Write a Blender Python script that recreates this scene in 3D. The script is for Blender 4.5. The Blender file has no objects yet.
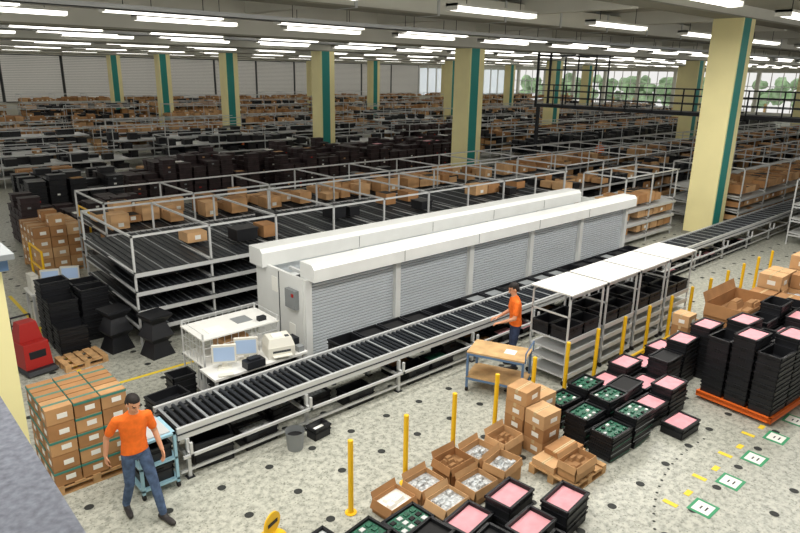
import bpy, math, random
import numpy as np
from mathutils import Matrix, Vector
random.seed(7)
sc=bpy.context.scene
sc.view_settings.view_transform='Standard'
sc.view_settings.exposure=.14
COL=sc.collection
R=random.random
def U(a,b): return a+(b-a)*R()
# ---------------------------------------------------------------- materials
def lin(c):
    return tuple(((v/255.)/12.92 if v/255.<=.04045 else ((v/255.+.055)/1.055)**2.4) for v in c)+(1.,)
MATS={}
def mat(name,rgb,rough=.6,metal=0.,var=0.,scale=6.,emit=0.,spec=.4):
    if name in MATS: return MATS[name]
    m=bpy.data.materials.new(name); m.use_nodes=True
    nt=m.node_tree; b=nt.nodes['Principled BSDF']
    b.inputs['Base Color'].default_value=lin(rgb)
    b.inputs['Roughness'].default_value=rough
    b.inputs['Metallic'].default_value=metal
    b.inputs['Specular IOR Level'].default_value=spec
    if var>0:
        tc=nt.nodes.new('ShaderNodeTexCoord'); n=nt.nodes.new('ShaderNodeTexNoise'); n.inputs['Scale'].default_value=scale
        n.inputs['Detail'].default_value=4
        r=nt.nodes.new('ShaderNodeValToRGB')
        r.color_ramp.elements[0].position=.3; r.color_ramp.elements[1].position=.7
        r.color_ramp.elements[0].color=lin([max(0,v*(1-var)) for v in rgb])
        r.color_ramp.elements[1].color=lin([min(255,v*(1+var)) for v in rgb])
        nt.links.new(tc.outputs['Object'],n.inputs['Vector']); nt.links.new(n.outputs['Fac'],r.inputs['Fac'])
        nt.links.new(r.outputs['Color'],b.inputs['Base Color'])
    if emit>0:
        b.inputs['Emission Color'].default_value=lin(rgb); b.inputs['Emission Strength'].default_value=emit
    MATS[name]=m; return m
mat('white_paint',(226,226,222),.45); mat('cab_white',(218,220,218),.4,var=.02,scale=2)
mat('slat_grey',(206,212,218),.35,.1); mat('dark_gap',(60,64,68),.8)
mat('steel',(170,175,178),.35,.5); mat('galv',(200,202,202),.4,.2); mat('alu',(208,210,210),.35,.3)
mat('black_plastic',(26,27,31),.45,var=.15,scale=3); mat('black_inner',(16,16,18),.7); mat('dark_steel',(38,40,44),.5,.3)
mat('crate_purple',(46,34,36),.6,var=.3,scale=3); mat('roller',(58,62,68),.3,.5); mat('roller_dark',(38,40,44),.45,.3)
mat('card_a',(184,142,98),.8,var=.07,scale=3); mat('card_b',(164,120,78),.8,var=.07,scale=3); mat('card_c',(200,160,116),.8,var=.06,scale=3)
mat('card_in',(150,112,74),.9); mat('tape',(196,172,130),.4); mat('tape_teal',(60,128,116),.5); mat('label',(236,236,230),.6)
mat('pink',(224,156,165),.7,var=.05,scale=8); mat('pcb',(36,84,66),.4,var=.4,scale=40); mat('bag',(180,184,186),.25,.1,var=.25,scale=25)
mat('wood',(196,160,112),.6,var=.1,scale=5); mat('pallet_wood',(190,150,104),.8,var=.15,scale=5)
mat('yellow_post',(240,190,30),.45); mat('col_yellow',(240,230,172),.6,var=.02,scale=1.); mat('col_teal',(36,134,126),.5)
mat('shirt',(238,112,34),.85,var=.05,scale=14); mat('jeans',(70,88,118),.9,var=.2,scale=12); mat('jeans_dark',(48,58,84),.9,var=.15,scale=12); mat('skin',(206,150,118),.55); mat('hair',(30,24,22),.7)
mat('shoe',(48,44,44),.6); mat('eye',(20,16,16),.3); mat('lips',(160,90,80),.5); mat('belt',(30,26,24),.5)
mat('beige',(216,214,204),.5); mat('screen',(150,170,196),.2,emit=.3); mat('red',(160,34,30),.45); mat('orange',(226,104,34),.5)
mat('blue_steel',(96,124,160),.45,.2); mat('lightblue',(150,190,206),.4); mat('bin_grey',(130,134,136),.5)
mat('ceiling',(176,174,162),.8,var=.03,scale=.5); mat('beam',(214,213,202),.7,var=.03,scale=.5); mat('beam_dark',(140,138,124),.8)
mat('blind',(206,204,198),.6,emit=.12); mat('blind_gap',(90,92,92),.7); mat('wall_paint',(210,208,196),.7,var=.02,scale=.4)  # blind slats glow slightly, emission standing in for daylight coming through
mat('tube',(255,252,242),.5,emit=3.2); mat('fixture',(220,220,212),.5); mat('rubber',(30,30,30),.8)
mat('green_tape',(60,150,104),.6); mat('rail_black',(24,26,32),.5); mat('dot',(46,48,46),.7); mat('yellow_tape',(236,206,60),.6)
mat('tree',(150,176,140),.9,var=.3,scale=.6)
# ---------------------------------------------------------------- mesh builder
class MB:
    def __init__(s): s.v=[];s.f=[];s.m=[];s.names=[];s.M=Matrix.Identity(4);s.sm=[]
    def mi(s,n):
        if n not in s.names: s.names.append(n)
        return s.names.index(n)
    def add(s,vs,fs,m,smooth=False):
        o=len(s.v); M=s.M
        s.v.extend([tuple(M@Vector(p)) for p in vs]); k=s.mi(m)
        for f in fs: s.f.append(tuple(i+o for i in f)); s.m.append(k); s.sm.append(smooth)
    def box(s,x0,y0,z0,x1,y1,z1,m):
        if x0>x1:x0,x1=x1,x0
        if y0>y1:y0,y1=y1,y0
        if z0>z1:z0,z1=z1,z0
        s.add([(x0,y0,z0),(x1,y0,z0),(x1,y1,z0),(x0,y1,z0),(x0,y0,z1),(x1,y0,z1),(x1,y1,z1),(x0,y1,z1)],
              [(0,3,2,1),(4,5,6,7),(0,1,5,4),(1,2,6,5),(2,3,7,6),(3,0,4,7)],m)
    def frus(s,cx,cy,z0,z1,w0,d0,w1,d1,m):
        a,b,c,d=w0/2,d0/2,w1/2,d1/2
        s.add([(cx-a,cy-b,z0),(cx+a,cy-b,z0),(cx+a,cy+b,z0),(cx-a,cy+b,z0),(cx-c,cy-d,z1),(cx+c,cy-d,z1),(cx+c,cy+d,z1),(cx-c,cy+d,z1)],
              [(0,3,2,1),(4,5,6,7),(0,1,5,4),(1,2,6,5),(2,3,7,6),(3,0,4,7)],m)
    def cyl(s,p0,p1,r,m,n=10,r1=None,cap=True):
        p0=Vector(p0);p1=Vector(p1);d=(p1-p0).normalized();r1=r if r1 is None else r1
        a=Vector((0,0,1)) if abs(d.z)<.9 else Vector((1,0,0)); e=d.cross(a).normalized();g=d.cross(e)
        vs=[];
        for q,rr in((p0,r),(p1,r1)):
            for i in range(n):
                t=2*math.pi*i/n; vs.append(tuple(q+e*math.cos(t)*rr+g*math.sin(t)*rr))
        s.add(vs,[(i,(i+1)%n,n+(i+1)%n,n+i) for i in range(n)],m,True)
        if cap: s.add(vs,[tuple(range(n-1,-1,-1)),tuple(range(n,2*n))],m)
    def obj(s,name,bevel=0,parent=None):
        me=bpy.data.meshes.new(name); me.from_pydata(s.v,[],s.f)
        for n in s.names: me.materials.append(MATS[n])
        me.polygons.foreach_set('material_index',s.m); me.polygons.foreach_set('use_smooth',s.sm); me.update()
        ob=bpy.data.objects.new(name,me); COL.objects.link(ob)
        if bevel:
            b=ob.modifiers.new('bevel','BEVEL'); b.width=bevel; b.segments=2; b.limit_method='ANGLE'
        if parent: ob.parent=parent
        return ob
def place(mb,x,y,z=0,rot=0): mb.M=Matrix.Translation((x,y,z))@Matrix.Rotation(math.radians(rot),4,'Z')
def reset(mb): mb.M=Matrix.Identity(4)
# --- parts (drawn about local origin of mb.M)
def tote(mb,w=.6,d=.4,h=.3,m='black_plastic',fill=None,fl=.75,z=0,cx=0,cy=0):
    t=.018;a=w/2;b=d/2
    mb.box(cx-a+.02,cy-b+.02,z,cx+a-.02,cy+b-.02,z+.02,m)
    i=.015
    mb.box(cx-a+i,cy-b+i,z,cx+a-i,cy-b+i+t,z+h,m);mb.box(cx-a+i,cy+b-i-t,z,cx+a-i,cy+b-i,z+h,m)
    mb.box(cx-a+i,cy-b+i,z,cx-a+i+t,cy+b-i,z+h,m);mb.box(cx+a-i-t,cy-b+i,z,cx+a-i,cy+b-i,z+h,m)
    for zz,hh in((h-.03,.03),(h*.55,.012)):
        mb.box(cx-a,cy-b,z+zz,cx+a,cy-b+.02,z+zz+hh,m);mb.box(cx-a,cy+b-.02,z+zz,cx+a,cy+b,z+zz+hh,m)
        mb.box(cx-a,cy-b,z+zz,cx-a+.02,cy+b,z+zz+hh,m);mb.box(cx+a-.02,cy-b,z+zz,cx+a,cy+b,z+zz+hh,m)
    mb.box(cx-.07,cy-b+.004,z+h*.68,cx+.07,cy-b+.014,z+h*.82,'black_inner')
    mb.box(cx-a+.004,cy-.06,z+h*.68,cx-a+.014,cy+.06,z+h*.82,'black_inner')
    if fill: mb.box(cx-a+.04,cy-b+.04,z+h*(fl-.2),cx+a-.04,cy+b-.04,z+h*fl,fill)
def crate(mb,w,d,h,z,m,cx=0,cy=0):
    mb.box(cx-w/2+.02,cy-d/2+.02,z,cx+w/2-.02,cy+d/2-.02,z+h-.03,m); mb.box(cx-w/2,cy-d/2,z+h-.05,cx+w/2,cy+d/2,z+h-.008,m)
def carton(mb,w,d,h,z=0,m='card_a',cx=0,cy=0,tape='tape',label=True):
    mb.box(cx-w/2,cy-d/2,z,cx+w/2,cy+d/2,z+h,m)
    mb.box(cx-w/2-.002,cy-.025,z+h*.75,cx+w/2+.002,cy+.025,z+h+.002,tape)
    mb.box(cx-w/2+.001,cy-.003,z+h,cx+w/2-.001,cy+.003,z+h+.003,'card_in')
    if label:
        mb.box(cx-w*.1,cy-d/2-.003,z+h*.3,cx+w*.28,cy-d/2,z+h*.62,'label')
        mb.box(cx-w/2-.003,cy-d*.25,z+h*.3,cx-w/2,cy+d*.1,z+h*.62,'label')
def carton_open(mb,w,d,h,z=0,m='card_a',cx=0,cy=0,fill='bag'):
    t=.008;a=w/2;b=d/2
    mb.box(cx-a,cy-b,z,cx+a,cy+b,z+.01,m)
    mb.box(cx-a,cy-b,z,cx+a,cy-b+t,z+h,m);mb.box(cx-a,cy+b-t,z,cx+a,cy+b,z+h,m);mb.box(cx-a,cy-b,z,cx-a+t,cy+b,z+h,m);mb.box(cx+a-t,cy-b,z,cx+a,cy+b,z+h,m)
    f=d*.3;Z=z+h
    def quad(p): mb.add(p+[(q[0],q[1],q[2]-.005) for q in p],[(0,1,2,3),(7,6,5,4),(0,4,5,1),(1,5,6,2),(2,6,7,3),(3,7,4,0)],m)
    g=U(.02,.05)
    quad([(cx-a,cy-b,Z),(cx-a,cy-b-g,Z-f),(cx+a,cy-b-g,Z-f),(cx+a,cy-b,Z)])
    quad([(cx+a,cy+b,Z),(cx+a,cy+b+f*.3,Z+f*.8),(cx-a,cy+b+f*.3,Z+f*.8),(cx-a,cy+b,Z)])
    quad([(cx-a,cy+b,Z),(cx-a-g,cy+b,Z-f),(cx-a-g,cy-b,Z-f),(cx-a,cy-b,Z)])
    if fill:
        mb.box(cx-a+t,cy-b+t,z+h*.4,cx+a-t,cy+b-t,z+h*.66,fill)
        for i in range(6):
            x=cx+U(-a*.6,a*.6);y=cy+U(-b*.6,b*.6); mb.frus(x,y,z+h*.66,z+h*U(.75,.92),w*.3,d*.26,w*.2,d*.14,fill)
def pallet(mb,w=1.2,d=.8,z=0,cx=0,cy=0):
    for i in range(5):
        x=cx-w/2+i*(w-.1)/4; mb.box(x,cy-d/2,z+.115,x+.1+.04*(i%2),cy+d/2,z+.14,'pallet_wood')
    for y in(-d/2,-.05,d/2-.1):
        mb.box(cx-w/2,cy+y,z,cx+w/2,cy+y+.1,z+.02,'pallet_wood'); mb.box(cx-w/2,cy+y,z+.095,cx+w/2,cy+y+.1,z+.115,'pallet_wood')
        for x in(-w/2,-.05,w/2-.1): mb.box(cx+x,cy+y,z+.02,cx+x+.1,cy+y+.1,z+.095,'pallet_wood')
CARDS=['card_a','card_b','card_c']
# ---------------------------------------------------------------- room shell
def floor_mat():
    m=bpy.data.materials.new('terrazzo_floor'); m.use_nodes=True; nt=m.node_tree; N=nt.nodes; L=nt.links
    b=N['Principled BSDF']; b.inputs['Roughness'].default_value=.36; b.inputs['Specular IOR Level'].default_value=.4
    tc=N.new('ShaderNodeTexCoord')
    n=N.new('ShaderNodeTexNoise'); n.inputs['Scale'].default_value=11; n.inputs['Detail'].default_value=9; n.inputs['Roughness'].default_value=.75; L.new(tc.outputs['Object'],n.inputs['Vector'])
    r=N.new('ShaderNodeValToRGB'); r.color_ramp.elements[0].position=.38; r.color_ramp.elements[1].position=.56
    r.color_ramp.elements[0].color=lin((138,140,130)); r.color_ramp.elements[1].color=lin((194,194,182)); L.new(n.outputs['Fac'],r.inputs['Fac'])
    v=N.new('ShaderNodeTexVoronoi'); v.inputs['Scale'].default_value=18; L.new(tc.outputs['Object'],v.inputs['Vector'])
    r3=N.new('ShaderNodeValToRGB'); r3.color_ramp.elements[0].position=.14; r3.color_ramp.elements[1].position=.26
    r3.color_ramp.elements[0].color=(.5,.51,.48,1); r3.color_ramp.elements[1].color=(1,1,1,1); L.new(v.outputs['Distance'],r3.inputs['Fac'])
    n2=N.new('ShaderNodeTexNoise'); n2.inputs['Scale'].default_value=.7; n2.inputs['Detail'].default_value=3; L.new(tc.outputs['Object'],n2.inputs['Vector'])
    r2=N.new('ShaderNodeValToRGB'); r2.color_ramp.elements[0].position=.3; r2.color_ramp.elements[1].position=.7
    r2.color_ramp.elements[0].color=(.86,.86,.86,1); r2.color_ramp.elements[1].color=(1,1,1,1); L.new(n2.outputs['Fac'],r2.inputs['Fac'])
    def mul(a,c):
        mx=N.new('ShaderNodeMix'); mx.data_type='RGBA'; mx.blend_type='MULTIPLY'; mx.inputs['Factor'].default_value=1
        L.new(a,mx.inputs['A']); L.new(c,mx.inputs['B']); return mx.outputs['Result']
    L.new(mul(mul(r.outputs['Color'],r2.outputs['Color']),r3.outputs['Color']),b.inputs['Base Color'])
    return m
MATS['floor']=floor_mat()
mb=MB(); mb.box(-12,-12,-.2,101,81,0,'floor'); mb.obj('floor')
mb=MB()
for i in range(-3,46):
    for j in range(0,36):
        x=.35+i*.76; y=.5+j*.76; n=14; r=.062
        mb.add([(x+r*math.cos(2*math.pi*k/n),y+r*math.sin(2*math.pi*k/n),.004) for k in range(n)],[tuple(range(n))],'dot')
for k in range(44):
    t=math.radians(80+k*3.2); x=9.3+3.2*math.cos(t);y=1.2+2.3*math.sin(t); 
    mb.add([(x+.022*math.cos(2*math.pi*q/8),y+.022*math.sin(2*math.pi*q/8),.0045) for q in range(8)],[tuple(range(8))],'dot')
mb.obj('floor_anchor_dots')
mb=MB()
for x in(8.1,9.,9.9,10.8,11.65,12.5,13.4):
    mb.box(x-.17,2.55,.001,x+.17,2.86,.005,'green_tape'); mb.box(x-.125,2.59,.005,x+.125,2.82,.007,'label'); mb.box(x-.05,2.65,.007,x+.05,2.67,.008,'rail_black'); mb.box(x-.05,2.72,.007,x+.03,2.74,.008,'rail_black')
    mb.box(x-.28,2.95,.001,x-.2,3.15,.005,'yellow_tape'); mb.box(x+.1,2.95,.001,x+.25,3.03,.005,'yellow_tape')
mb.obj('floor_markings')
mb=MB(); mb.box(2.2,11.4,.001,7.,11.48,.005,'yellow_tape'); mb.box(3.,11.4,.001,3.08,18,.005,'yellow_tape'); mb.obj('floor_line')
# walls
mb=MB(); mb.box(-12,80,0,101,80.4,8.2,'wall_paint'); mb.obj('wall_back')
mb=MB()
mb.box(100,-12,0,100.4,81,1.,'wall_paint'); mb.box(100,-12,6.3,100.4,81,8.2,'wall_paint')
y=-12
while y<81: mb.box(100,y,1.,100.4,y+.5,6.3,'wall_paint'); y+=6
mb.obj('wall_right')
mb=MB(); y=-12
while y<81:
    for k in range(1,4): mb.box(100.1,y+k*1.5,1,100.2,y+k*1.5+.1,6.3,'white_paint')
    mb.box(100.1,y,2.6,100.2,y+6,2.7,'white_paint');mb.box(100.1,y,4.4,100.2,y+6,4.5,'white_paint')
    y+=6
mb.obj('window_frames')
mb=MB()
for i in range(30):
    yy=-14+i*3.4+U(-1,1); xx=U(110,118); mb.cyl((xx,yy,-.5),(xx,yy,2.5),.2,'wood'); 
    for k in range(14):
        c=Vector((xx+U(-1.4,1.4),yy+U(-2,2),U(1.5,5))); r=U(.7,1.1)
        vs=[tuple(c+Vector((math.cos(a)*math.cos(b),math.sin(a)*math.cos(b),math.sin(b)))*r*U(.8,1.1)) for b in(-1,-.3,.4,1.1) for a in[q*math.pi/4 for q in range(8)]]
        mb.add(vs,[(u*8+q,u*8+(q+1)%8,u*8+8+(q+1)%8,u*8+8+q) for u in range(3) for q in range(8)]+[tuple(range(24,32))],'tree')
mb.obj('tree_row')
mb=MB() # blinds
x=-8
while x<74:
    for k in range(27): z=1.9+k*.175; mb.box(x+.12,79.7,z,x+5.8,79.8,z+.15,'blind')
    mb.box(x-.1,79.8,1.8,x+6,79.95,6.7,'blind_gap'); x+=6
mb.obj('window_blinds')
MATS['pane']=mat('pane',(226,234,240),.1,emit=.5)
mb=MB()
x=76
mb.box(x,79.9,2.,98,79.98,6.2,'pane')
while x<99: mb.box(x,79.8,1.8,x+.3,79.99,6.5,'white_paint'); x+=2
mb.obj('window_1')
mb=MB(); mb.box(-12,-12,7.9,101,81,8.2,'ceiling'); mb.obj('ceiling')
mb=MB()
for yy in(9.3,21.3,33.3,45.3,57.3,69.3):
    zb=7.55 if yy<12 else 6.75
    mb.box(-12,yy+.1,zb,100,yy+.9,7.9,'beam')
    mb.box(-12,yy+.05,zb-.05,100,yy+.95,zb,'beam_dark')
for xx in range(-6,100,6):
    mb.box(xx,10.2,7.45,xx+.35,79.9,7.9,'beam')
for yy in(27.3,39.3,51.3,63.3): mb.box(-12,yy,7.4,100,yy+.35,7.9,'beam')
mb.obj('ceiling_beams')
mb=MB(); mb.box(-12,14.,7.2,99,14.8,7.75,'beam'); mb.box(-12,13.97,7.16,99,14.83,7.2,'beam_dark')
for x in range(-10,99,3): mb.box(x,13.96,7.15,x+.08,14.84,7.78,'galv'); mb.box(x,14.3,7.75,x+.05,14.5,7.89,'galv')
mb.obj('ceiling_duct')
mb=MB() # light fixtures
def fixture(x,yy,z,rod):
    mb.frus(x+1.55,yy+.2,z-.07,z+.03,3.06,.16,3.1,.36,'tube'); mb.box(x-.02,yy+.01,z+.03,x+3.12,yy+.39,z+.09,'fixture')
    for e in(x-.02,x+3.1): mb.box(e,yy+.01,z-.07,e+.025,yy+.39,z+.09,'fixture')
    for q in(.5,2.6): mb.box(x+q,yy+.19,z+.09,x+q+.015,yy+.205,rod,'dark_steel')
for j,yy in enumerate([17,19.2,24,26.5,29.5,32,36,38,41,43.5,47.5,50,53,55.5,59.5,62,65,67.5,72,75,77.5]):
    x=-4+(j%3)*1.6
    while x<96: fixture(x,yy,6.93,7.88); x+=4.9
for yy in(2.,6.,11.3):
    x=0
    while x<96: fixture(x,yy,7.1,7.88); x+=6
mb.obj('ceiling_lights')
mb=MB()
for yy in(16,28,40): 
    mb.box(-12,yy,6.85,99,yy+.04,6.97,'galv');mb.box(-12,yy+.3,6.85,99,yy+.34,6.97,'galv');mb.box(-12,yy,6.85,99,yy+.34,6.87,'galv')
mb.obj('cable_tray')
def column(x,y,zt=7.9,s=1.0):
    mb=MB(); mb.box(x,y,0,x+s,y+s,zt,'col_yellow'); mb.box(x+.08,y-.012,0,x+.08+s*.55,y,zt,'col_teal'); mb.box(x-.03,y-.03,0,x+s+.03,y+s+.03,.12,'beam_dark'); 
    return mb.obj('support_column')
for xx in(23.6,47.6,71.6):
    for yy in(9.3,21.3,33.3,45.3,57.3,69.3):
        column(xx,yy,7.5 if yy<12 else 6.7)
MATS['carpet']=mat('carpet',(146,150,164),.95,var=.12,scale=70)
mb=MB(); mb.box(-3,-1,4.7,.21,4,4.9,'carpet'); mb.box(-3,-1,0,.16,4,4.7,'wall_paint'); mb.obj('balcony_parapet')
mb=MB(); mb.box(-.1,5,0,.82,5.9,4.28,'col_yellow'); mb.box(-.1,4.985,0,.4,5,4.28,'col_teal'); mb.box(-.1,4.96,4.24,.86,5.94,4.32,'blue_steel'); mb.box(-.12,4.93,4.32,.9,6.0,4.36,'bin_grey'); mb.obj('pillar')
# ---------------------------------------------------------------- shutter cabinets
mb=MB()
X0,X1=6.35,18.0
mb.box(X0,9.7,0,X1,11.25,1.55,'cab_white')
mb.box(X0-.04,9.62,0,X0+.02,11.3,1.88,'cab_white'); mb.box(X1,9.62,0,X1+.05,11.3,1.88,'cab_white')
bays=[6.4,8.65,10.95,13.25,15.5,17.9]
for i in range(5):
    a,b=bays[i],bays[i+1]
    mb.box(a+.05,9.66,0,b-.05,9.7,1.87,'dark_gap')
    k=0
    while .06+k*.062<1.84:
        z=.06+k*.062
        mb.add([(a+.07,9.66,z),(b-.07,9.66,z),(b-.07,9.635,z+.012),(a+.07,9.635,z+.012),(b-.07,9.635,z+.048),(a+.07,9.635,z+.048),(b-.07,9.655,z+.058),(a+.07,9.655,z+.058)],
               [(0,1,2,3),(3,2,4,5),(5,4,6,7)],'slat_grey'); k+=1
for a in bays: mb.box(a-.07,9.55,0,a+.07,9.68,1.87,'cab_white')
mb.box(X0,11.1,1.55,X1-.6,11.2,1.9,'slat_grey')
for a in bays[:-1]: mb.box(a-.06,11.0,1.5,a+.06,11.1,1.9,'cab_white')
def housing(y0,y1,z0,z1,x0,x1):
    pr=[(y0,z0),(y0,z1-.08),(y0+.08,z1),(y1,z1),(y1,z0)]
    vs=[(x0,p[0],p[1]) for p in pr]+[(x1,p[0],p[1]) for p in pr]
    mb.add(vs,[(4,3,2,1,0),(5,6,7,8,9)]+[(i,(i+1)%5,5+(i+1)%5,5+i) for i in range(5)],'cab_white')
housing(9.36,9.82,1.86,2.18,6.4,18.05); housing(10.86,11.36,1.84,2.2,6.2,17.4)
for a in bays[1:-1]:
    mb.box(a-.004,9.355,1.88,a+.004,9.36,2.1,'dark_gap');mb.box(a-.004,10.855,1.86,a+.004,10.86,2.1,'dark_gap')
for i in range(12): 
    x=6.8+i; mb.box(x,9.82,1.7,x+.06,10.86,1.76,'galv')
mb.box(6.4,10.3,1.62,18,10.42,1.7,'dark_steel')
mb.box(6.22,9.75,1.25,6.31,10.1,1.62,'bin_grey');mb.box(6.2,9.8,1.5,6.22,9.86,1.56,'red')
mb.box(6.3,9.9,.6,6.31,10.1,.9,'label');mb.box(6.3,10.5,1.4,6.31,10.7,1.7,'label')
mb.box(6.3,10.43,0,6.312,10.45,1.85,'dark_gap')
mb.obj('roller_shutter_cabinet')
# ---------------------------------------------------------------- conveyor
mb=MB()
CX0,CX1=3.05,44.
for yy in(7.88,8.68): 
    mb.box(CX0,yy,.62,CX1,yy+.05,.8,'alu'); mb.box(CX0,yy-.01,.70,CX1,yy+.06,.72,'dark_gap')
x=CX0+.06
while x<CX1-.05:
    mb.cyl((x,7.93,.745),(x,8.68,.745),.03,'roller',8,cap=False); x+=.11 if x<20 else .14
mb.box(CX0,7.93,.62,CX1,8.68,.66,'black_inner')
x=CX0+.06
while x<CX1-.05:
    if int((x-CX0)/.11)%4==0 : mb.box(x-.02,7.95,.775,x+.02,8.66,.782,'steel')
    x+=.11
mb.box(CX0,7.72,.4,CX1,7.76,.44,'alu')
x=CX0+.1
while x<CX1:
    for yy in(7.85,8.7): mb.box(x,yy,0,x+.05,yy+.05,.62,'alu'); mb.box(x-.03,yy-.03,0,x+.08,yy+.08,.015,'dark_steel')
    mb.box(x,7.85,.3,x+.05,8.75,.34,'alu'); mb.box(x,7.72,.4,x+.05,7.9,.44,'alu'); mb.box(x,7.72,.4,x+.04,7.76,.62,'alu'); x+=2.
mb.box(CX0,7.86,.1,CX1,7.9,.14,'alu')
mb.obj('roller_conveyor')
mb=MB()
x=4.35
while x<24:
    for yy in(8.1,8.5):
        if R()<.85:
            place(mb,x+U(-.05,.05),yy,.0,U(-4,4)); tote(mb,.58,.38,U(.2,.28),'black_plastic',random.choice([None,'bag','pcb','label','card_b','pink']),.85)
    x+=.68
reset(mb); mb.obj('tote_row')
mb=MB()
x=6.9
while x<18:
    place(mb,x,9.08,.0,0); mb.box(-.3,-.2,0,.3,.2,.5,'dark_steel'); tote(mb,.58,.42,.22,z=.5,fill=random.choice([None,'bin_grey','black_inner','black_inner'])); x+=.62
reset(mb); mb.obj('parts_tray_shelf')
mb=MB(); place(mb,2.72,8.05,0,0)
for x in(-.26,.22):
    for y in(-.3,.26): mb.box(x,y,.08,x+.04,y+.04,.85,'lightblue'); mb.cyl((x+.0,y+.02,.04),(x+.04,y+.02,.04),.04,'rubber')
for z in(.12,.45,.82): mb.box(-.26,-.3,z,.26,.3,z+.03,'lightblue')
tote(mb,.44,.5,.2,'black_plastic',None,z=.48); tote(mb,.44,.5,.25,z=.15)
mb.box(-.2,-.25,.85,.2,.25,.87,'galv'); mb.obj('transfer_cart')
mb=MB(); place(mb,3.62,8.12,0,-8); tote(mb,.6,.42,.42,fill=None); mb.obj('tote')
mb=MB(); place(mb,4.72,7.52,0); mb.cyl((0,0,0),(0,0,.3),.12,'bin_grey',20,.15,cap=False); mb.cyl((0,0,.0),(0,0,.01),.12,'bin_grey',20); mb.cyl((0,0,.29),(0,0,.31),.158,'bin_grey',20,cap=False); mb.cyl((0,0,.2),(0,0,.21),.138,'black_inner',20); mb.obj('waste_bin')
mb=MB(); place(mb,5.2,7.58,0,5); tote(mb,.34,.24,.2,fill='label',fl=.6); mb.obj('tote')
# ---------------------------------------------------------------- workstation
mb=MB()
TX0,TX1=4.15,5.95
mb.box(TX0,8.95,.74,TX1,9.5,.78,'white_paint')
for x in(TX0+.03,TX1-.08):
    for y in(8.98,9.43): mb.box(x,y,0,x+.045,y+.045,.74,'galv')
mb.box(TX0+.03,8.98,.25,TX1-.03,9.46,.28,'white_paint')
for x in(4.5,5.1,5.66): place(mb,x,9.2,.28); tote(mb,.5,.4,.28)
for x in(4.5,5.1,5.66): place(mb,x,9.2,0); tote(mb,.5,.4,.22)
place(mb,4.3,9.08,.785,-20); mb.box(-.02,-.1,0,.22,0,.02,'beige')
place(mb,4.95,9.02,.78); mb.box(-.22,-.1,0,.12,.1,.13,'rail_black'); mb.box(-.15,-.06,.13,.05,.06,.17,'rail_black')
place(mb,5.86,9.3,.78); mb.box(-.06,-.12,0,.06,.1,.2,'rail_black'); mb.box(-.07,-.3,0,.05,-.16,.1,'bin_grey')
reset(mb); mb.obj('work_table')
mb=MB(); 
for (x,y,n) in((4.05,8.93-.02,0),(6.2,9.12,2),(3.98,9.9,3)):
    for k in range(n): place(mb,x,y,k*.2); tote(mb,.42,.34,.22)
reset(mb); mb.obj('tote_stack')
mb=MB()
WX0,WX1,WY0,WY1,WZ=4.3,5.75,9.62,10.45,1.2
for x in(WX0,WX1):
    for y in(WY0,WY1): mb.cyl((x,y,.05),(x,y,WZ+.12),.018,'alu',8); mb.cyl((x-.02,y,.04),(x+.02,y,.04),.04,'rubber')
for z in(.2,.7,WZ): mb.box(WX0-.02,WY0-.02,z,WX1+.02,WY1+.02,z+.025,'white_paint')
for i in range(12): x=WX0+i*(WX1-WX0)/11; mb.cyl((x,WY0,.2),(x,WY0,WZ),.005,'alu',5,cap=False); mb.cyl((x,WY1,.2),(x,WY1,WZ+.12),.005,'alu',5,cap=False)
for i in range(7): y=WY0+i*(WY1-WY0)/6; mb.cyl((WX0,y,.2),(WX0,y,WZ),.005,'alu',5,cap=False)
for z in(.4,.6,.9,1.05,WZ+.12): mb.cyl((WX0,WY0,z),(WX1,WY0,z),.006,'alu',5) if z<WZ else None; mb.cyl((WX0,WY0,z),(WX0,WY1,z),.006,'alu',5); mb.cyl((WX1,WY0,z),(WX1,WY1,z),.006,'alu',5);mb.cyl((WX0,WY1,z),(WX1,WY1,z),.006,'alu',5)
place(mb,4.7,10.,.225); tote(mb,.5,.4,.3); place(mb,5.3,10.,.225); tote(mb,.5,.4,.3,fill='card_a'); place(mb,5.,10.,.725); carton(mb,.5,.4,.3); reset(mb)
mb.box(4.5,9.8,WZ+.025,4.8,10.05,WZ+.04,'label');mb.box(5.1,9.9,WZ+.025,5.4,10.2,WZ+.035,'bin_grey');mb.box(5.45,9.75,WZ+.025,5.6,9.85,WZ+.1,'rail_black')
mb.obj('wire_mesh_trolley')
def monitor(x,y,z,rot):
    mb=MB(); place(mb,x,y,z,rot)
    mb.box(-.2,-.03,.1,.2,.03,.42,'beige'); mb.box(-.17,-.035,.135,.17,-.028,.385,'screen'); mb.box(-.12,.03,.15,.12,.07,.36,'beige')
    mb.box(-.04,.0,.02,.04,.04,.15,'beige'); mb.frus(0,0,0,.02,.24,.2,.2,.16,'beige'); mb.obj('computer_monitor',bevel=.006)
monitor(4.5,9.28,.78,-30); monitor(4.93,9.32,.78,-30)
mb=MB(); place(mb,5.5,9.2,.78,-15)
mb.box(-.24,-.2,0,.24,.22,.2,'beige'); mb.frus(0,.02,.2,.34,.48,.42,.4,.3,'beige'); mb.box(-.16,-.205,.1,.16,-.2,.14,'dark_gap'); mb.box(-.17,-.3,.05,.17,-.2,.065,'beige'); mb.box(.1,-.1,.335,.17,-.02,.35,'dark_gap'); mb.box(-.12,-.08,.33,.06,.08,.36,'label')
mb.obj('laser_printer',bevel=.015)
mb=MB(); place(mb,3.5,9.3,0,6)
for k in range(4): tote(mb,.6,.4,.17,z=k*.15)
reset(mb); mb.obj('tray_stack')
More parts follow.
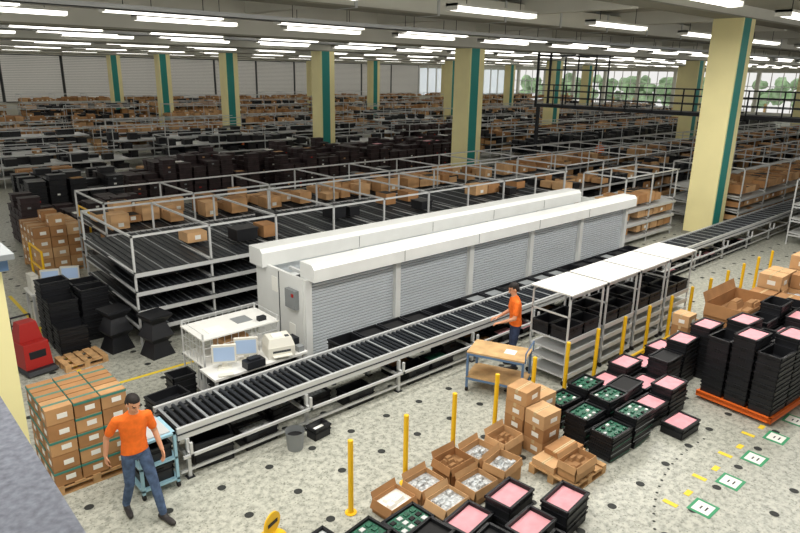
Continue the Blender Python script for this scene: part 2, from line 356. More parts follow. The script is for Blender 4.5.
# ---------------------------------------------------------------- wood cart table
mb=MB(); place(mb,8.62,6.74,0,-66)
w,d=1.05,.62
for x in(-w/2,w/2-.04):
    for y in(-d/2,d/2-.04): mb.box(x,y,.06,x+.04,y+.04,.76,'blue_steel'); mb.cyl((x+.0,y+.02,.045),(x+.04,y+.02,.045),.045,'rubber',12)
for z in(.28,.76): mb.box(-w/2,-d/2,z,w/2,d/2,z+.03,'wood'); mb.box(-w/2,-d/2-.01,z-.04,w/2,-d/2+.02,z,'blue_steel');mb.box(-w/2,d/2-.02,z-.04,w/2,d/2+.01,z,'blue_steel')
mb.cyl((w/2+.02,-d/2,.76),(w/2+.02,-d/2,.95),.012,'blue_steel');mb.cyl((w/2+.02,d/2,.76),(w/2+.02,d/2,.95),.012,'blue_steel');mb.cyl((w/2+.02,-d/2,.95),(w/2+.02,d/2,.95),.012,'blue_steel')
mb.box(.1,-.1,.79,.3,.1,.795,'label')
mb.obj('wooden_shelf_cart')
# ---------------------------------------------------------------- white racks
def white_rack(x,y):
    mb=MB(); place(mb,x,y,0); w,d=1.12,.84
    for a in(0,w-.03):
        for b in(0,d-.03): mb.box(a,b,.1,a+.03,b+.03,1.78,'galv'); mb.cyl((a,b+.015,.05),(a+.03,b+.015,.05),.05,'rubber',12)
    mb.box(-.03,-.03,1.79,w+.03,d+.03,1.815,'white_paint'); mb.box(0,0,1.72,w,.02,1.79,'galv');mb.box(0,d-.02,1.72,w,d,1.79,'galv')
    for z in(.15,.4,.62,.86): 
        mb.box(0,.02,z,w,d,z+.02,'galv'); mb.box(0,-.01,z-.04,w,.01,z+.05,'alu')
    for k in range(2):
        for q in range(2):
            c=.29+k*.55; tote(mb,.54,.4,.24,z=.885,cx=c,cy=.22+q*.41); 
    for z in(1.35,): mb.box(0,d-.02,z,w,d,z+.03,'galv'); mb.box(0,0,z,.02,d,z+.03,'galv')
    mb.obj('shelf_trolley')
for k in range(4): white_rack(9.66+k*1.26,6.02)
# ---------------------------------------------------------------- posts
for i in range(16):
    x=4.43+i*.97; mb=MB(); mb.cyl((x,5.75,0),(x,5.75,1.09),.036,'yellow_post',14); mb.cyl((x,5.75,1.09),(x,5.75,1.1),.03,'yellow_post',14,.01); mb.cyl((x,5.75,0),(x,5.75,.012),.08,'yellow_post',14); mb.obj('safety_post')
mb=MB(); mb.cyl((10.6,5.58,.28),(13.6,5.58,.28),.03,'yellow_post'); 
for x in(10.7,12,13.5): mb.cyl((x,5.58,0),(x,5.58,.28),.03,'yellow_post')
mb.obj('guard_rail')
# ---------------------------------------------------------------- pallet stack left
mb=MB(); place(mb,2.14,9.08,0,0); pallet(mb,1.05,1.0)
for a in range(3):
    for b in range(3):
        for k in range(5):
            w,d,h=.34,.32,.232
            m=random.choice(['card_a','card_b','card_b']); cx=-.35+a*.35;cy=-.33+b*.33; z=.14+k*h
            carton(mb,w-.01,d-.01,h-.008,z,m,cx=cx,cy=cy,tape='tape_teal')
            if R()<.75: mb.box(cx-w/2-.002,cy-d/2-.002,z+h-.05,cx+w/2,cy+d/2,z+h-.018,'tape_teal')
mb.obj('pallet_of_cartons')
# ---------------------------------------------------------------- right-hand goods
mb=MB(); 
for (x,y,r,h,f) in [(3.6,5.35,8,.2,'bag'),(4.15,5.12,8,.2,'pcb'),(4.75,4.98,4,.2,'pcb'),(3.45,4.8,8,.3,'black_inner'),(4.05,4.66,8,.3,'pink'),(4.65,4.52,8,.3,'black_inner'),(5.25,4.42,8,.3,'pink'),(3.9,4.2,8,.3,'pink'),(4.5,4.05,8,.32,'pink'),(5.1,3.95,8,.32,'black_inner'),(5.72,3.82,5,.34,'pink'),(5.9,4.3,6,.42,'pink'),(6.38,3.78,6,.42,'pink'),(4.4,3.6,8,.3,'pcb'),(5.,3.48,8,.3,'pink'),(5.65,3.36,8,.3,'black_inner')]:
    place(mb,x,y,0,r); 
    if h>.38: tote(mb,.58,.4,h/2,z=0); tote(mb,.58,.4,h/2,fill=f,z=h/2)
    else: tote(mb,.58,.4,h,fill=f,fl=.85)
    if f=='pcb':
        for a in range(4):
            for b in range(3): mb.box(-.22+a*.12,-.14+b*.1,h*.85,-.15+a*.12,-.08+b*.1,h*.85+.015,random.choice(['pcb','galv','black_inner','pcb']))
reset(mb); mb.obj('pink_foam_totes')
mb=MB()
for (x,y,r,h,f) in [(4.9,5.42,5,.2,'label'),(5.45,5.42,2,.22,'bag'),(6.0,5.4,0,.34,'card_in'),(6.5,5.35,4,.3,'bag'),(6.5,4.9,8,.34,'bag'),(7.02,5.3,2,.36,'card_in'),(5.45,4.97,3,.18,'bag'),(5.98,4.92,0,.24,'bag')]:
    place(mb,x,y,0,r); carton_open(mb,.46,.36,h,m=random.choice(CARDS),fill=f)
reset(mb); mb.obj('open_cartons')
mb=MB(); place(mb,7.4,4.4,0,0); pallet(mb,.85,.76); 
carton(mb,.8,.38,.1,.14,'card_c',cx=0,cy=.16,label=False); carton_open(mb,.5,.3,.24,.14,'card_a',cx=-.1,cy=-.2,fill='card_in'); carton(mb,.5,.34,.08,.24,'card_b',cx=.1,cy=.15,label=False)
mb.obj('flat_carton_pallet')
mb=MB()
for (x,y) in((7.6,5.42),(7.6,5.03),(8.03,5.42)):
    for k in range(4 if x<7.7 and y>5.2 else 3):
        place(mb,x,y,k*.235,U(-4,4)); carton(mb,.4,.36,.23,m=random.choice(CARDS))
reset(mb); mb.obj('carton_stack')
mb=MB()
for (x,y,n) in [(8.6,5.35,4),(9.22,5.3,5),(8.35,4.75,5),(8.97,4.72,6),(8.35,4.28,4),(8.97,4.26,5)]:
    for k in range(n):
        place(mb,x,y,k*.1,U(-3,3)); tote(mb,.56,.4,.12,fill='pcb' if k==n-1 else None)
        if k==n-1:
            for a in range(4):
                for b in range(3): mb.box(-.22+a*.12,-.14+b*.11,.08,-.17+a*.12,-.1+b*.11,.115,random.choice(['label','pcb','galv','pcb','pcb','black_inner']))
        else: mb.box(-.28,-.202,.03,.28,-.198,.045,'bin_grey' if k%2 else 'pcb')
reset(mb); mb.obj('circuit_board_trays')
mb=MB()
for (x,y,n,f) in [(9.88,5.3,2,'pink'),(10.5,5.28,3,'pink'),(11.12,5.25,2,'pink'),(11.74,5.2,3,'pink'),(9.68,4.82,3,'black_inner'),(10.32,4.8,2,'pink'),(10.95,4.75,4,'black_inner'),(9.68,4.35,2,'pink'),(10.3,4.33,3,'pink'),(11.6,4.75,5,'pink'),(12.25,4.6,6,'pink'),(9.8,3.85,1,'pink')]:
    for k in range(n): place(mb,x,y,k*.17,U(-3,3)); tote(mb,.58,.4,.2,fill=f if k==n-1 else None,fl=.9)
reset(mb); mb.obj('foam_totes')
mb=MB(); place(mb,11.75,3.5,0,-4)
mb.box(-.65,-.65,.1,.65,.65,.15,'orange'); mb.box(-.65,-.65,.06,.65,-.6,.16,'orange'); mb.box(-.65,-.65,.06,-.6,.65,.16,'orange')
for x in(-.5,.5):
    for y in(-.5,.5): mb.cyl((x-.02,y,.05),(x+.02,y,.05),.05,'rubber',12)
for a in range(2):
    for b in range(3):
        n=6+((a+b)%2)
        for k in range(n): tote(mb,.6,.4,.2,z=.15+k*.175,cx=-.31+a*.62,cy=-.42+b*.42,fill='pink' if k==n-1 and (a+b)%2 else None,fl=.9)
mb.obj('tote_dolly')
mb=MB(); 
for (x,y,n) in((12.85,3.85,7),(13.5,3.85,8),(12.9,3.4,6),(13.55,3.4,7),(14.2,3.75,7),(14.2,3.2,8),(13.,2.85,6)):
    for k in range(n): place(mb,x,y,k*.175,U(-2,2)); tote(mb,.6,.4,.2,fill='pink' if k==n-1 and R()<.4 else None,fl=.9)
reset(mb); mb.obj('tote_stack')
mb=MB(); place(mb,14.4,4.8,0,0); pallet(mb,1.7,.95); carton_open(mb,1.6,.85,.85,.14,'card_b',fill='card_in'); mb.obj('gaylord_box')
mb=MB(); place(mb,12.75,5.22,0); 
for a,b,n in((0,0,4),(.36,0,3)):
    for k in range(n): carton(mb,.34,.34,.24,k*.245,random.choice(CARDS),cx=-.1+a,cy=b)
reset(mb); mb.obj('carton_stack')
def pal_stack(x,y,w,d,nx,ny,n,h,op=.3):
    mb=MB(); place(mb,x,y,0,0); pallet(mb,w,d)
    for a in range(nx):
        for b in range(ny):
            m=n-(R()<.4)
            for k in range(m):
                W,D=w/nx,d/ny
                (carton if k<m-1 or R()>op else carton_open)(mb,W-.04,D-.04,h-.01,.14+k*h,random.choice(CARDS),cx=-w/2+W*(a+.5),cy=-d/2+D*(b+.5))
    mb.obj('pallet_of_cartons')
pal_stack(16.5,4.6,1.5,1.1,3,2,3,.34); pal_stack(18.4,4.6,1.5,1.1,2,2,3,.36); pal_stack(15.8,3.0,1.2,1.0,2,2,3,.36); pal_stack(17.6,3.0,1.4,1.,2,2,3,.34); pal_stack(19.7,3.1,1.4,1.,2,2,4,.34); pal_stack(20.5,4.7,1.4,1.,2,2,3,.34)
mb=MB(); place(mb,3.38,5.98,0,20)
mb.cyl((0,0,0),(0,0,.03),.18,'yellow_post',24); mb.cyl((0,0,.03),(0,0,.12),.02,'yellow_post'); mb.cyl((0,-.01,.24),(0,.01,.24),.15,'yellow_post',28); mb.box(-.09,-.016,.22,.09,-.012,.27,'rail_black'); mb.obj('floor_sign')
# ---------------------------------------------------------------- racks
def frame_rack(mb,x0,x1,y0,y1,h,levels,step=2.5,m='galv',shelf='roller_dark',slope=.0,rollers=False,toprails=True,t=.04):
    x=x0
    while x<x1+.01:
        for yy in(y0,y1): mb.box(x,yy,0,x+t,yy+t,h,m)
        if toprails: mb.box(x,y0,h-t,x+t,y1+t,h,m)
        for z in levels: mb.box(x,y0,z-.05,x+t,y1,z,m)
        x+=step
    if toprails:
        for yy in(y0,y1): mb.box(x0,yy,h-t,x1+t,yy+t,h,m)
    for z in levels:
        mb.add([(x0,y0,z-slope),(x1,y0,z-slope),(x1,y1,z+slope),(x0,y1,z+slope),(x0,y0,z-slope-.04),(x1,y0,z-slope-.04),(x1,y1,z+slope-.04),(x0,y1,z+slope-.04)],[(0,1,2,3),(7,6,5,4),(0,4,5,1),(1,5,6,2),(2,6,7,3),(3,7,4,0)],shelf)
        mb.box(x0,y0-.03,z-slope-.06,x1,y0,z-slope+.02,m)
        if rollers:
            xx=x0+.05;q=0
            while xx<x1: 
                mm='steel' if q%4==0 else 'dark_gap'; s=slope; u=.02
                mb.add([(xx,y0,z-s+.015),(xx+u,y0,z-s+.015),(xx+u,y1,z+s+.015),(xx,y1,z+s+.015),(xx,y0,z-s),(xx+u,y0,z-s),(xx+u,y1,z+s),(xx,y1,z+s)],[(0,1,2,3),(0,4,5,1),(1,5,6,2),(3,7,4,0)],mm); xx+=.14;q+=1
def fill_rack(mb,x0,x1,y0,y1,levels,kind,dens=.8,gap=.38):
    for z in levels:
        for row in range(max(1,int((y1-y0)/.65))):
            yy=y0+.3+row*.6; x=x0+.3
            while x<x1-.3:
                w=U(.35,.6)
                if R()<dens:
                    k=kind if kind!='mix' else random.choice(['card','tote'])
                    h=U(.18,gap)
                    if k=='card':
                        m=random.choice(CARDS); mb.box(x-w/2,yy-.25,z,x+w/2,yy+.25,z+h,m)
                        if R()<.5: mb.box(x-w/2+.03,yy-.22,z+h-.02,x+w/2-.03,yy+.22,z+h+.002,'black_inner' if R()<.5 else 'card_in')
                        if R()<.4: mb.box(x-.06,yy-.255,z+.06,x+.08,yy-.25,z+.16,'label')
                    elif k=='purple': crate(mb,w,.5,h,z,'crate_purple',cx=x,cy=yy)
                    else: crate(mb,w,.5,h,z,'black_plastic',cx=x,cy=yy)
                x+=w+.04
mb=MB()
frame_rack(mb,4.35,19.3,12.7,15.8,2.4,[.45,.85,1.25,1.65],step=1.65,rollers=True,slope=.05)
fill_rack(mb,6,19,13.3,15.7,[1.72],'mix',.14,.35); fill_rack(mb,4.6,19,13.2,15.5,[.5,.9,1.3],'tote',.15,.25); mb.obj('flow_rack')
mb=MB()
frame_rack(mb,5.2,30,16.9,19.2,2.3,[.5,1.0,1.5],step=2.4,rollers=True,slope=.05); fill_rack(mb,5.3,30,16.9,19.2,[.55,1.05],'mix',.7,.4); fill_rack(mb,5.3,30,16.9,19.2,[1.56],'card',.72,.45)
mb.obj('carton_rack')
mb=MB()
frame_rack(mb,19.6,23.3,10.6,12.2,2.4,[.35,.85,1.35],step=1.8,slope=.12,shelf='galv'); fill_rack(mb,19.6,23.3,10.6,12.0,[.4,.9,1.4],'card',.85,.34)
frame_rack(mb,25.4,46.5,9.1,11.8,2.4,[.35,.85,1.35],step=2.4,slope=.12,shelf='galv'); fill_rack(mb,25.4,46.5,9.1,11.7,[.42,.92,1.42],'card',.85,.34)
mb.obj('pick_rack')
mb=MB(); frame_rack(mb,20,46,13.2,15.4,2.5,[.5,1.,1.5],step=2.5); fill_rack(mb,20,46,13.2,15.4,[.5,1.,1.55],'mix',.65,.4); frame_rack(mb,49,70,11.2,15.4,2.5,[.5,1.,1.5],step=2.5); fill_rack(mb,49,70,11.2,15.4,[.5,1.,1.55],'mix',.65,.4); mb.obj('pick_rack')
mb=MB(); frame_rack(mb,25,47,5.4,7.2,2.3,[.35,.85,1.35],step=2.4,slope=.1,shelf='galv'); fill_rack(mb,25,47,5.4,7.1,[.42,.92,1.42],'mix',.85,.34); frame_rack(mb,49,70,5.4,8,2.3,[.35,.85,1.35],step=2.4,slope=.1,shelf='galv'); fill_rack(mb,49,70,5.4,8,[.42,.92,1.42],'mix',.85,.34); mb.obj('pick_rack')
mb=MB(); frame_rack(mb,32,72,17,19.2,2.2,[.5,1.0,1.5],step=2.5); fill_rack(mb,32,72,17,19.2,[.5,1.,1.5],'mix',.75,.4); mb.obj('storage_rack')
mb=MB(); frame_rack(mb,32,72,23.5,25.9,2.2,[.5,1.0,1.5],step=2.5); fill_rack(mb,32,72,23.5,25.9,[.5,1.,1.5],'tote',.8,.45); mb.obj('storage_rack')
mb=MB(); frame_rack(mb,34,72,28.5,30.5,2.2,[.5,1.0,1.5],step=2.5); fill_rack(mb,34,72,28.5,30.5,[.5,1.,1.5],'mix',.85,.45); mb.obj('storage_rack')
mb=MB()
def stacks(mb,x0,x1,y0,y1,m,hmin,hmax,dens=.93):
    x=x0
    while x<x1:
        y=y0; nb=random.randint(hmin,hmax)
        while y<y1:
            if R()<dens:
                n=max(2,nb+random.choice([-1,0,0,1])); s=U(-.02,.02)
                for k in range(n):
                    crate(mb,.6,.42,.2,k*.2,m,cx=x+s+U(-.015,.015),cy=y)
                    if R()<.25: mb.box(x-.08,y-.216,k*.2+.04,x+.02,y-.208,k*.2+.1,random.choice(['label','red','bin_grey','card_a']))
                if R()<.12: mb.box(x-.2,y-.15,n*.2-.02,x+.2,y+.15,n*.2+.01,random.choice(['card_a','label','pink']))
            y+=.46
        x+=.68
stacks(mb,4.8,8.8,22.,24.4,'crate_purple',5,7,.8); stacks(mb,5.8,9.2,26.,28.6,'black_plastic',6,9); stacks(mb,10,16,27.6,30.,'crate_purple',6,9); stacks(mb,17,31,27.,30.4,'crate_purple',7,9); stacks(mb,12,22,22.2,23.2,'black_plastic',3,6,.5)
mb.obj('crate_stacks')
for y,kinds,lv,h,d in [(34.8,['tote','mix','purple'],[.5,1.,1.5],2.0,.45),(38.,['tote','mix','mix'],[.6,1.1,1.6],2.0,.35),(41.5,['tote','card'],[.6,1.2,1.7],2.1,.4),(46.8,['mix','mix','card'],[.5,1.,1.5],2.1,.65),(50.5,['card','tote','card'],[.4,1.,1.6],2.3,.65),(55,['card','mix','card'],[.4,1.,1.6],2.3,.7),(60,['card','mix'],[.4,1.,1.6,2.2],2.6,.75),(65,['mix','card'],[.4,1.,1.6,2.2],2.6,.75),(72,['card','card','mix'],[.4,1.,1.6,2.2],2.6,.8)]:
    x=1+.07*y; mb=MB(); onrow=any(abs(y+1-c-.5)<1.6 for c in(33.3,45.3,57.3,69.3))
    while x<88:
        L=U(6,10); a,b=x,x+L; x+=L+U(.8,2.2)
        if onrow and any(a<c+1.3 and b>c-.3 for c in(23.6,47.6,71.6)): continue
        k=random.choice(kinds); hh=h+random.choice([0,0,-.5,.3]); lv2=[z for z in lv if z<hh-.3]
        frame_rack(mb,a,b,y,y+2,hh,lv2,step=3,shelf=random.choice(['galv','galv','roller_dark'])); fill_rack(mb,a,b,y,y+2,lv2,k,d*U(.7,1.2),.42)
    mb.obj('storage_rack')
mb=MB()
for i in range(140):
    y=random.choice([31.8,32.6,44.2,49.65,58.3,68.3]); x=U(1+.15*y,85)
    if any(abs(x-c-.5)<1.3 for c in(23.6,47.6,71.6)): continue
    for k in range(random.randint(1,3)): place(mb,x,y,k*.42,U(-5,5)); carton(mb,.9,.7,.42,m=random.choice(CARDS))
reset(mb); mb.obj('carton_pile')
mb=MB(); place(mb,4.7,20.1,0,0); pallet(mb,1.3,1.5)
for a in range(3):
    for b in range(4):
        for k in range(random.choice([4,4,5])): carton(mb,.41,.36,.29,.14+k*.3,random.choice(CARDS),cx=-.43+a*.43,cy=-.56+b*.38)
mb.obj('pallet_of_cartons')
mb=MB()
for (x,y,n) in((3.25,14.0,7),(3.87,14.0,8),(3.25,14.5,9),(3.87,14.5,8),(3.25,13.5,4)):
    for k in range(n): place(mb,x,y,k*.14,U(-2,2)); tote(mb,.58,.44,.16)
reset(mb); mb.obj('tote_stack')
for (x,y) in((3.98,13.05),(4.5,12.25)):
    mb=MB(); place(mb,x,y,0,10)
    mb.frus(0,0,0,.3,.5,.5,.32,.32,'black_plastic'); mb.frus(0,0,.3,.42,.32,.32,.5,.5,'black_plastic'); mb.frus(0,0,.42,.7,.5,.5,.3,.3,'black_plastic'); mb.frus(0,0,.7,.84,.3,.3,.5,.5,'black_plastic'); mb.box(-.25,-.25,.84,.25,.25,.88,'black_plastic')
    mb.obj('reel_stand')
mb=MB(); place(mb,3.2,12.8,0,4); pallet(mb,.8,.6); mb.obj('wooden_pallet')
mb=MB(); mb.box(3.,15.3,.72,4.2,16.,.76,'white_paint')
for x in(3.02,4.12):
    for y in(15.32,15.92): mb.box(x,y,0,x+.05,y+.05,.72,'galv')
mb.box(3.05,15.4,.76,3.2,15.8,1.15,'beige'); mb.box(3.1,15.5,0,3.3,15.9,.4,'beige'); mb.obj('work_table')
monitor(3.5,15.65,.76,-20); monitor(3.92,15.65,.76,-25)
mb=MB(); place(mb,2.42,13.1,0,10); mb.frus(0,0,.1,.6,.5,.6,.45,.5,'red'); mb.frus(0,.1,.6,.95,.42,.36,.3,.26,'red'); mb.box(-.15,-.28,.3,.15,-.26,.45,'rail_black'); mb.frus(0,-.1,.04,.12,.56,.7,.5,.6,'rail_black'); mb.cyl((-.18,.3,1.),(.18,.3,1.),.02,'rail_black'); mb.cyl((-.18,.3,.5),(-.18,.3,1.),.02,'rail_black'); mb.cyl((.18,.3,.5),(.18,.3,1.),.02,'rail_black'); mb.obj('floor_scrubber',bevel=.03)
mb=MB()
for z in(.5,1.): mb.cyl((3.9,18,z),(3.9,19.2,z),.03,'yellow_post')
for y in(18,19.2): mb.cyl((3.9,y,0),(3.9,y,1.),.03,'yellow_post')
mb.obj('guard_rail')
mb=MB()
for z in(.5,1.,1.4): mb.cyl((5.9,20.6,z),(5.9,21.6,z),.03,'yellow_post')
for y in(20.6,21.6): mb.cyl((5.9,y,0),(5.9,y,1.4),.03,'yellow_post')
mb.obj('guard_rail')
# ---------------------------------------------------------------- catwalk
mb=MB()
XA,XB,YA,YB,ZD=29.7,30.9,4.,22.,3.9
mb.box(XA,YA,ZD,XB,YB,ZD+.16,'rail_black')
for x in(XA,XB-.04):
    for z in(.35,.7,1.0): mb.box(x,YA,ZD+.16+z-.02,x+.04,YB,ZD+.16+z+.02,'rail_black')
    y=YA
    while y<=YB: mb.box(x,y,ZD,x+.05,y+.05,ZD+1.18,'rail_black'); y+=1.4
for y in(YA,12.,YB-.1):
    for x in(XA,XB-.1): mb.box(x,y,ZD,x+.1,y+.1,6.7 if y>20 else 7.4,'rail_black')
for z in(ZD+1.9,ZD+2.6):
    mb.box(XA,18.4,z,XA+.06,YB,z+.06,'rail_black');mb.box(XB,18.4,z,XB+.06,YB,z+.06,'rail_black');mb.box(XA,YB-.06,z,XB,YB,z+.06,'rail_black');mb.box(XA,18.4,z,XB,18.46,z+.06,'rail_black')
for x in(XA,XB):
    for y in(18.4,20.2): mb.box(x,y,ZD,x+.06,y+.06,ZD+2.66,'rail_black')
mb.box(XA,YB-.3,0,XA+.15,YB-.15,ZD,'rail_black')
mb.obj('catwalk')
# ---------------------------------------------------------------- people
def loft(mb,rings,m,n=18):
    vs=[];
    for c,ax,ay in rings:
        for i in range(n):
            t=2*math.pi*i/n; vs.append(tuple(Vector(c)+Vector(ax)*math.cos(t)+Vector(ay)*math.sin(t)))
    fs=[]
    for k in range(len(rings)-1):
        for i in range(n): fs.append((k*n+i,k*n+(i+1)%n,(k+1)*n+(i+1)%n,(k+1)*n+i))
    fs.append(tuple(range(n-1,-1,-1))); fs.append(tuple(range((len(rings)-1)*n,len(rings)*n)))
    mb.add(vs,fs,m,True)
def worker(name,pos,yaw,J,pants,headdir=(0,1,0),voxel=.0075):
    """J: joints in local frame, x=person's right, y=forward, z=up"""
    mb=MB(); tags=[]
    def cap(p0,p1,r0,r1,m,n=14):
        p0=Vector(p0);p1=Vector(p1);d=(p1-p0).normalized();a=Vector((0,0,1)) if abs(d.z)<.9 else Vector((0,1,0))
        e=d.cross(a).normalized();g=d.cross(e); rings=[]
        for t in(-80,-50,-20): q=math.radians(t); rings.append((p0+d*math.sin(q)*r0,e*math.cos(q)*r0,g*math.cos(q)*r0))
        for t in(.33,.66): rr=r0+(r1-r0)*t; rings.append((p0.lerp(p1,t),e*rr,g*rr))
        for t in(20,50,80): q=math.radians(t); rings.append((p1+d*math.sin(q)*r1,e*math.cos(q)*r1,g*math.cos(q)*r1))
        loft(mb,rings,'skin',n); tags.append((p0,p1,r0,r1,m))
    def ell(c,rx,ry,rz,m,Rm=None):
        rings=[];c=Vector(c);Rm=Rm or Matrix.Identity(3)
        for t in(-85,-65,-45,-22,0,22,45,65,85):
            q=math.radians(t); rings.append((c+Rm@Vector((0,0,math.sin(q)*rz)),Rm@Vector((math.cos(q)*rx,0,0)),Rm@Vector((0,math.cos(q)*ry,0))))
        loft(mb,rings,'skin')
        if m: tags.append((c,c,(rx+ry+rz)/3,(rx+ry+rz)/3,m))
    pel=Vector(J['pelvis']); ch=Vector(J['chest']); nk=Vector(J['neck']); hd=Vector(J['head'])
    s1=Vector(J.get('across',(1,0,0))).normalized(); s0=Vector((1,0,0))
    prof=[(-.11,.12,.095,pants),(-.04,.158,.112,pants),(.0,.16,.113,pants),(.005,.172,.124,'shirt'),(.08,.165,.12,'shirt'),(.2,.152,.112,'shirt'),(.34,.166,.122,'shirt'),(.45,.182,.12,'shirt'),(.52,.168,.104,'shirt'),(.565,.11,.082,'shirt'),(.59,.066,.066,'shirt')]
    rings=[]
    for h,rx,ry,m in prof:
        t=h/.585; c=pel.lerp(ch,t/.75) if t<.75 else ch.lerp(nk,(t-.75)/.25)
        sx=s0.lerp(s1,max(0,min(1,t))).normalized(); fy=Vector((0,0,1)).cross(sx).normalized()
        rings.append((c,sx*rx,fy*ry))
    loft(mb,rings,'skin',28)
    hem=rings[3][0].z
    for i in range(len(prof)-1):
        sx=rings[i][1].normalized()
        for s in(-1,1): tags.append((rings[i][0]+sx*.06*s,rings[i+1][0]+sx*.06*s,.11,.11,prof[i+1][3]))
    cap(nk-Vector((0,0,.03)),hd-Vector((0,0,.06)),.056,.054,'skin')
    hf=Vector(headdir).normalized(); hr=hf.cross(Vector((0,0,1))).normalized(); hu=hr.cross(hf).normalized()
    Rm=Matrix((hr,hf,hu)).transposed()
    def hp(x,y,z): return hd+Rm@Vector((x,y,z))
    ell(hp(0,-.01,.03),.076,.096,.092,'skin',Rm); ell(hp(0,.028,-.045),.056,.062,.068,'skin',Rm); ell(hp(0,.058,-.09),.028,.028,.022,'skin',Rm)
    cap(hp(0,.086,.02),hp(0,.108,-.018),.010,.015,'skin',8); cap(hp(-.035,.076,.036),hp(.035,.076,.036),.013,.013,'skin',8)
    for s in(-1,1): ell(hp(s*.078,-.008,-.005),.011,.019,.032,'skin',Rm); ell(hp(s*.036,.062,-.02),.022,.022,.02,'skin',Rm)
    ell(hp(0,.084,-.052),.026,.014,.011,'skin',Rm)
    ell(hp(0,-.020,.052),.083,.1,.086,'hair',Rm); ell(hp(0,-.055,-.0),.076,.06,.075,'hair',Rm)
    for S in('L','R'):
        sh,el,wr=[Vector(J[k+S]) for k in('sh','el','wr')]
        cap(sh,sh.lerp(el,.66),.062,.06,'shirt'); cap(sh.lerp(el,.5),el,.046,.040,'skin'); cap(el,wr,.040,.027,'skin')
        cap(ch.lerp(nk,.5),sh,.066,.062,'shirt')
        hdv=Vector(J['hand'+S]).normalized(); pn=Vector(J['palm'+S]); pn=(pn-pn.dot(hdv)*hdv).normalized(); sd=hdv.cross(pn).normalized()
        thumb=sd*(1 if sd.dot(Vector(J['thumb'+S]))>0 else -1)
        for o in(-.026,-.009,.009,.026): cap(wr+thumb*o*.5,wr+hdv*.085+thumb*o,.016,.013,'skin',10)
        for i,(o,l) in enumerate(((.034,.072),(.0115,.082),(-.0115,.076),(-.034,.06))):
            b=wr+hdv*.09+thumb*o; m1=b+(hdv*.9+pn*.3+thumb*o*3).normalized()*l*.55; m2=m1+(hdv*.6+pn*.7).normalized()*l*.5
            cap(b,m1,.0095,.0088,'skin',8); cap(m1,m2,.0088,.0078,'skin',8)
        b=wr+hdv*.025+thumb*.03; m1=b+(hdv*.6+thumb*.7+pn*.2).normalized()*.045; m2=m1+(hdv*.9+thumb*.15+pn*.3).normalized()*.032
        cap(b,m1,.014,.011,'skin',8); cap(m1,m2,.011,.009,'skin',8)
        hp_,kn,an=[Vector(J[k+S]) for k in('hip','kn','an')]
        cap(hp_,kn,.09,.064,pants); cap(kn,an+Vector((0,0,.03)),.063,.054,pants); cap(kn.lerp(an,.3)-Vector((0,.015,0)),kn.lerp(an,.45)-Vector((0,.012,0)),.058,.055,pants)
        tz=Vector(J['toe'+S]); d=(tz-an); d.z=0; d.normalize()
        heel=an-d*.05; heel.z=an.z-.05
        cap(heel,tz-d*.06,.04,.04,'shoe'); cap(tz-d*.09,tz,.044,.034,'shoe'); cap(an+Vector((0,0,-.01)),tz-d*.12,.042,.036,'shoe')
    ob=mb.obj('tmp')
    md=ob.modifiers.new('r','REMESH'); md.mode='VOXEL'; md.voxel_size=voxel
    sm=ob.modifiers.new('s','SMOOTH'); sm.factor=.5; sm.iterations=3
    dg=bpy.context.evaluated_depsgraph_get(); dg.update()
    me=bpy.data.meshes.new_from_object(ob.evaluated_get(dg)); bpy.data.objects.remove(ob)
    me.materials.clear(); names=['skin','shirt',pants,'hair','shoe','eye','lips','belt']
    for n in names: me.materials.append(MATS[n])
    nf=len(me.polygons); cen=np.empty(nf*3,dtype=np.float32); me.polygons.foreach_get('center',cen); cen=cen.reshape(-1,3)
    best=np.full(nf,1e9); idx=np.zeros(nf,dtype=np.int32)
    for p0,p1,r0,r1,m in tags:
        a=np.array(p0);d=np.array(p1)-a;q=(d*d).sum()
        t=np.clip(((cen-a)@d)/q,0,1) if q>1e-9 else np.zeros(nf)
        dist=np.linalg.norm(cen-(a+t[:,None]*d),axis=1)-(r0+(r1-r0)*t)
        w=dist<best; best[w]=dist[w]; idx[w]=names.index(m)
    tor=(np.abs(cen[:,0]-pel.x)<.185)&(np.abs(cen[:,1]-pel.y)<.16)&((idx==1)|(idx==2))
    idx[tor&(cen[:,2]<hem)&(cen[:,2]>hem-.3)]=2; idx[tor&(cen[:,2]>=hem)&(cen[:,2]<hem+.3)]=1
    Ri=np.array(Rm.transposed()); loc=(cen-np.array(hd))@Ri.T
    near=(np.abs(loc[:,0])<.11)&(np.abs(loc[:,1])<.15)&(loc[:,2]>-.115)&(loc[:,2]<.2)
    hair=near&((loc[:,2]>.078-.25*np.clip(np.abs(loc[:,0])-.045,0,1))|((loc[:,1]<.015)&(loc[:,2]>.03))|((loc[:,1]<-.03)&(loc[:,2]>-.06)))
    idx[near]=0; idx[hair]=3
    for s in(-1,1):
        idx[near&(loc[:,1]>.05)&(np.abs(loc[:,0]-s*.031)<.013)&(np.abs(loc[:,2]-.010)<.007)]=5
        idx[near&(loc[:,1]>.05)&(np.abs(loc[:,0]-s*.033)<.019)&(np.abs(loc[:,2]-.036)<.006)]=3
    idx[near&(loc[:,1]>.06)&(np.abs(loc[:,0])<.024)&(np.abs(loc[:,2]+.052)<.006)]=6
    me.polygons.foreach_set('material_index',idx); me.polygons.foreach_set('use_smooth',np.ones(nf,dtype=bool)); me.update()
    o=bpy.data.objects.new(name,me); COL.objects.link(o); o.location=pos; o.rotation_euler=(0,0,yaw)
    return o
def yaw_for(dx,dy): return math.atan2(dy,dx)-math.pi/2
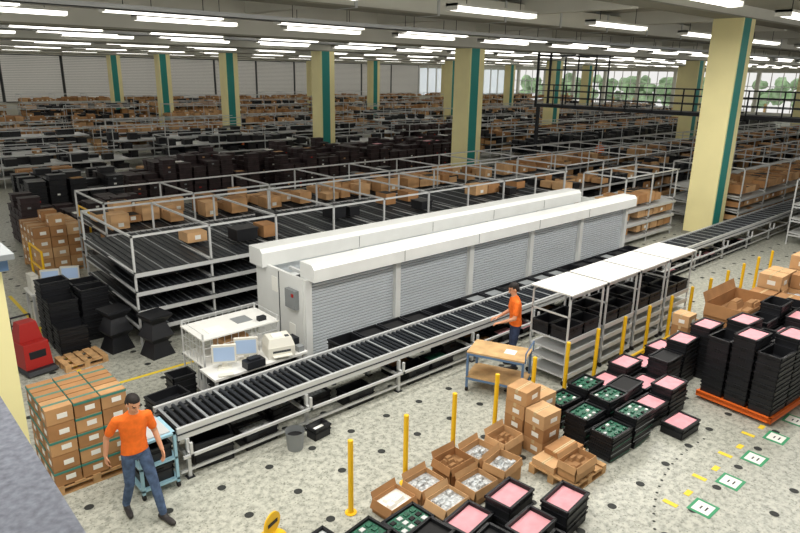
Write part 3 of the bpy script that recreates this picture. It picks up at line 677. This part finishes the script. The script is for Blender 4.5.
J1=dict(pelvis=(0,0,.93),chest=(.0,.03,1.33),neck=(0,.06,1.50),head=(0,.11,1.625),across=(1,-.25,0),
 hipL=(-.09,.02,.9),knL=(-.11,.22,.5),anL=(-.13,.34,.09),toeL=(-.16,.55,.04),
 hipR=(.09,0,.9),knR=(.11,-.0,.48),anR=(.12,-.16,.09),toeR=(.16,.04,.04),
 shL=(-.175,.08,1.40),elL=(-.26,.05,1.13),wrL=(-.27,.19,.91),handL=(0.,.3,-.9),palmL=(1,0,0),thumbL=(0,1,0),
 shR=(.175,-.03,1.40),elR=(.27,-.15,1.15),wrR=(.31,-.14,.92),handR=(.05,.15,-.9),palmR=(-1,0,0),thumbR=(0,1,0))
worker('worker',(2.36,7.56,0),yaw_for(.08,-1),J1,'jeans',headdir=(-.1,.9,-.42))
J2=dict(pelvis=(0,0,.93),chest=(.0,.03,1.33),neck=(0,.05,1.50),head=(0,.08,1.64),
 hipL=(-.09,.0,.9),knL=(-.11,.05,.48),anL=(-.12,.0,.09),toeL=(-.15,.2,.04),
 hipR=(.09,0,.9),knR=(.11,.02,.48),anR=(.13,-.06,.09),toeR=(.16,.14,.04),
 shL=(-.175,.03,1.40),elL=(-.25,.08,1.13),wrL=(-.17,.32,1.02),handL=(0.1,.9,-.2),palmL=(0,0,-1),thumbL=(1,0,0),
 shR=(.175,.03,1.40),elR=(.25,.08,1.12),wrR=(.18,.32,1.0),handR=(-.1,.9,-.2),palmR=(0,0,-1),thumbR=(-1,0,0))
w2=worker('worker',(9.58,7.15,0),yaw_for(-.75,.65),J2,'jeans_dark',headdir=(0,.9,-.45))
for (x,y,r) in((20.3,37.35,.5),(36,21.5,2.)):
    o=bpy.data.objects.new('worker',w2.data); COL.objects.link(o); o.location=(x,y,0); o.rotation_euler=(0,0,r)
# ---------------------------------------------------------------- lights and world
def area(x,y,z,sx,sy,p,col=(1,.97,.915)):
    l=bpy.data.lights.new('ceiling_fill','AREA'); l.shape='RECTANGLE'; l.size=sx; l.size_y=sy; l.energy=p; l.color=col
    o=bpy.data.objects.new('ceiling_fill',l); o.location=(x,y,z); COL.objects.link(o)
for x,y in((2,4),(10,4),(18,4),(2,8.3),(10,8.3),(18,8.3)): area(x,y,7.0,5,1.2,285)  # fill lights added without fixtures, to brighten the near work area
w=bpy.data.worlds.new('world'); sc.world=w; w.use_nodes=True; w.node_tree.nodes['Background'].inputs[0].default_value=(1,.985,.955,1); w.node_tree.nodes['Background'].inputs[1].default_value=.8
# ---------------------------------------------------------------- camera
f=645.;th=math.radians(16.8);ro=math.radians(1.0);az=math.radians(47.7)
F=Vector((math.cos(az)*math.cos(th),math.sin(az)*math.cos(th),-math.sin(th)))
R0=Vector((math.sin(az),-math.cos(az),0)); D0=Vector((-math.cos(az)*math.sin(th),-math.sin(az)*math.sin(th),-math.cos(th)))
c,s=math.cos(ro),math.sin(ro); rt=R0*c-D0*s; up=-(R0*s+D0*c)
cam=bpy.data.cameras.new('camera'); cam.sensor_width=36; cam.lens=f/800*36; cam.clip_end=300; cam.clip_start=.05
co=bpy.data.objects.new('camera',cam); COL.objects.link(co)
M=Matrix((rt,up,-F)).transposed().to_4x4(); M.translation=(0,0,5.6); co.matrix_world=M
sc.camera=co
